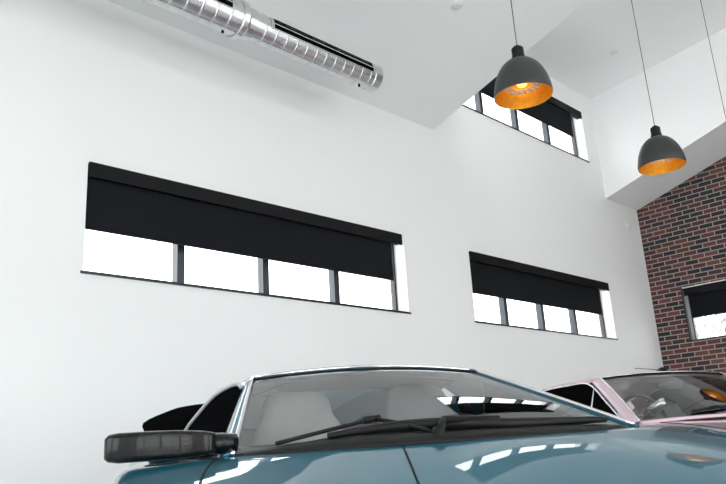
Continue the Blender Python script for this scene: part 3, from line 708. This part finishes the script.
grid(bm, rows); obj('dashboard', bm, M['dash'], car2, smooth=True)
steering(car2, (-.37, -.36, .905), .17, .40, M['dash'], M['chrome'])
seat(car2, -.33, -.98, M['seat_dark'], 1.04); seat(car2, .33, -.98, M['seat_dark'], 1.04)
bm = new(); rows = [[ws2(-.99 + 1.98 * i / 32, 0) + d for d in (Vector((.06, 0, -.02)), Vector((.055, 0, -.002)), Vector((.01, 0, .005)), Vector((.0, 0, -.02)))] for i in range(33)]
R_ = grid(bm, rows, closed_v=True); cap(bm, R_[0]); cap(bm, R_[-1]); obj('cowl_panel', bm, M['pink'], car2, smooth=True)
def onws2(t_, v, o=.012): return ws2(t_, v) + Vector((.45, 0, .89)) * o
for a, b in ((-.42, .0), (.08, .55)):
    bm = new(); tube(bm, [onws2(a + (b - a) * i / 12, .05 + .05 * i / 12, .014) for i in range(13)], .010, 8); wv = obj('wiper', bm, M['plastic'], car2, smooth=True)
    bm = new(); tube(bm, [onws2(b + .05, -.03, .012), onws2((a + b) / 2 + .08, .07, .03), onws2((a + b) / 2, .075, .022)], .007, 8); obj('wiper_arm', bm, M['plastic'], wv, smooth=True)
bm = new(); tube(bm, [(-.60, .05, 1.228), (-.60, .05, 1.252), (-.64, .05, 1.262), (-.69, .05, 1.258)], [.020, .02, .018, .012], 10); an = obj('antenna', bm, M['plastic'], car2, smooth=True)
bm = new(); tube(bm, [(-.66, .05, 1.260), (-.98, .05, 1.31)], .0028, 6); obj('antenna_whip', bm, M['plastic'], an, smooth=True)
# interior mirror
bm = box(new(), -.52, -.50, -.11, .11, 1.10, 1.15); o = obj('rear_view_mirror', bm, M['dash'], car2, bevel=.01)
bm = new(); tube(bm, [(1.74, -.80, .46), (1.80, -.6, .46), (1.83, 0, .46), (1.80, .6, .46), (1.74, .80, .46)], .05, 12); obj('bumper', bm, M['chrome'], car2, smooth=True)
bm = new(); tube(bm, [(-2.48, -.78, .50), (-2.55, 0, .50), (-2.48, .78, .50)], .05, 12); obj('bumper', bm, M['chrome'], car2, smooth=True)
for s in (-1, 1):
    bm = new(); Q = Matrix.Translation((1.60, s * .58, .60)) @ Matrix.Rotation(PI / 2, 4, 'Y'); rows = lathe(bm, [(.09, 0), (.09, .10), (.06, .125), (.001, .13)], 28, Q); obj('headlamp', bm, M['lamp_glass'], car2, smooth=True)
    bm = box(new(), -2.53, -2.46, min(s * .45, s * .70), max(s * .45, s * .70), .58, .66); obj('tail_lamp', bm, M['red'], car2, bevel=.01)
for x in (1.05, -1.65):
    for s in (-1, 1): wheel(car2, x, s * .825, .32, .19, M['alloy'])

# ------------------------------------------------------------------ outside the brick-wall window
def shrub(loc, h, seed, label):
    rnd = random.Random(seed); t = thing('tree', label, 'tree', loc)
    bm = new(); tube(bm, [(0, 0, 0), (.03, .02, h * .4), (0, .05, h * .8)], [.07, .055, .02], 8)
    for k in range(9):
        a = rnd.uniform(0, 2 * PI); z = h * rnd.uniform(.35, .75); tube(bm, [(0, .03, z), (.5 * math.cos(a), .5 * math.sin(a), z + .35), (.9 * math.cos(a), .9 * math.sin(a), z + .5)], [.025, .015, .006], 6)
    obj('trunk', bm, M['bark'], t, smooth=True)
    bm = new()
    for k in range(650):
        d = Vector((rnd.gauss(0, 1), rnd.gauss(0, 1), rnd.gauss(0, 1))).normalized() * rnd.uniform(.45, 1)
        p = Vector((d.x * 1.1, d.y * 1.1, h * .72 + d.z * h * .36))
        n = Vector((rnd.gauss(0, 1), rnd.gauss(0, 1), rnd.gauss(0, 1))).normalized(); u = n.orthogonal().normalized(); w_ = n.cross(u)
        s_ = rnd.uniform(.05, .10)
        bm.faces.new([bm.verts.new(p + u * s_ * 1.6), bm.verts.new(p + w_ * s_ * .7 + n * .01), bm.verts.new(p - u * s_ * 1.6), bm.verts.new(p - w_ * s_ * .7 + n * .01)])
    o = obj('foliage', bm, M['leaf'], t); return t
shrub((17.2, 5.75, -.16), 4.1, 3, 'overexposed leafy tree outside the window in the brick wall')

# ------------------------------------------------------------------ light, camera
wd = bpy.data.worlds.new('sky'); sc.world = wd; wd.use_nodes = True
nt = wd.node_tree; bg = nt.nodes['Background']
tc = nt.nodes.new('ShaderNodeTexCoord'); sp = nt.nodes.new('ShaderNodeSeparateXYZ'); rp = nt.nodes.new('ShaderNodeValToRGB')
nt.links.new(tc.outputs['Generated'], sp.inputs[0]); nt.links.new(sp.outputs['Z'], rp.inputs['Fac'])
rp.color_ramp.elements[0].color = (.993, .997, .994, 1); rp.color_ramp.elements[1].color = (.985, .995, 1, 1)
nt.links.new(rp.outputs['Color'], bg.inputs['Color'])
bg.inputs['Strength'].default_value = 3.0
def portal(loc, rot, sx, sy):
    l = bpy.data.lights.new('sky_portal', 'AREA'); l.shape = 'RECTANGLE'; l.size = sx; l.size_y = sy
    l.cycles.is_portal = True
    o = bpy.data.objects.new('sky_portal', l); C.objects.link(o); o.location = loc; o.rotation_euler = rot
for h in dh + ch: portal(((h[0] + h[1]) / 2, YF - .25, (h[2] + h[3]) / 2), (PI / 2, 0, 0), h[1] - h[0], h[3] - h[2])
for h in lh: portal((XL - .25, (h[0] + h[1]) / 2, (h[2] + h[3]) / 2), (PI / 2, 0, -PI / 2), h[1] - h[0], h[3] - h[2])
for h in (w1, w2, w3): portal(((h[0] + h[1]) / 2, W + .28, (h[2] + h[3]) / 2), (PI / 2, 0, PI), h[1] - h[0], h[3] - h[2])
portal((XE - .26, 2.35, 6.35), (PI / 2, 0, -PI / 2), 4.3, 1.8)
portal((XB + .28, (wb_[0] + wb_[1]) / 2, (wb_[2] + wb_[3]) / 2), (PI / 2, 0, PI / 2), wb_[1] - wb_[0], wb_[3] - wb_[2])

yaw, pit, rol = (math.radians(a) for a in (45.29, 15.92, -3.506))
F = Vector((math.sin(yaw) * math.cos(pit), math.cos(yaw) * math.cos(pit), math.sin(pit)))
rt = Vector((math.cos(yaw), -math.sin(yaw), 0)); up = rt.cross(F)
R2 = rt * math.cos(rol) + up * math.sin(rol); U2 = -rt * math.sin(rol) + up * math.cos(rol)
cam = bpy.data.cameras.new('camera'); cam.sensor_width = 36; cam.lens = 725.74 * 36 / 726; cam.clip_start = .05
co = bpy.data.objects.new('camera', cam); C.objects.link(co)
m3 = Matrix((R2, U2, -F)).transposed(); co.matrix_world = Matrix.Translation((0, 0, H)) @ m3.to_4x4()
sc.camera = co
vs = sc.view_settings; vs.view_transform = 'Standard'; vs.look = 'None'; vs.gamma = 1; vs.use_curve_mapping = False; vs.exposure = 0.97
sc.cycles.max_bounces = 14; sc.cycles.diffuse_bounces = 8; sc.cycles.transparent_max_bounces = 16; sc.cycles.glossy_bounces = 6
sc.cycles.use_denoising = True
sc.cycles.sample_clamp_indirect = 8
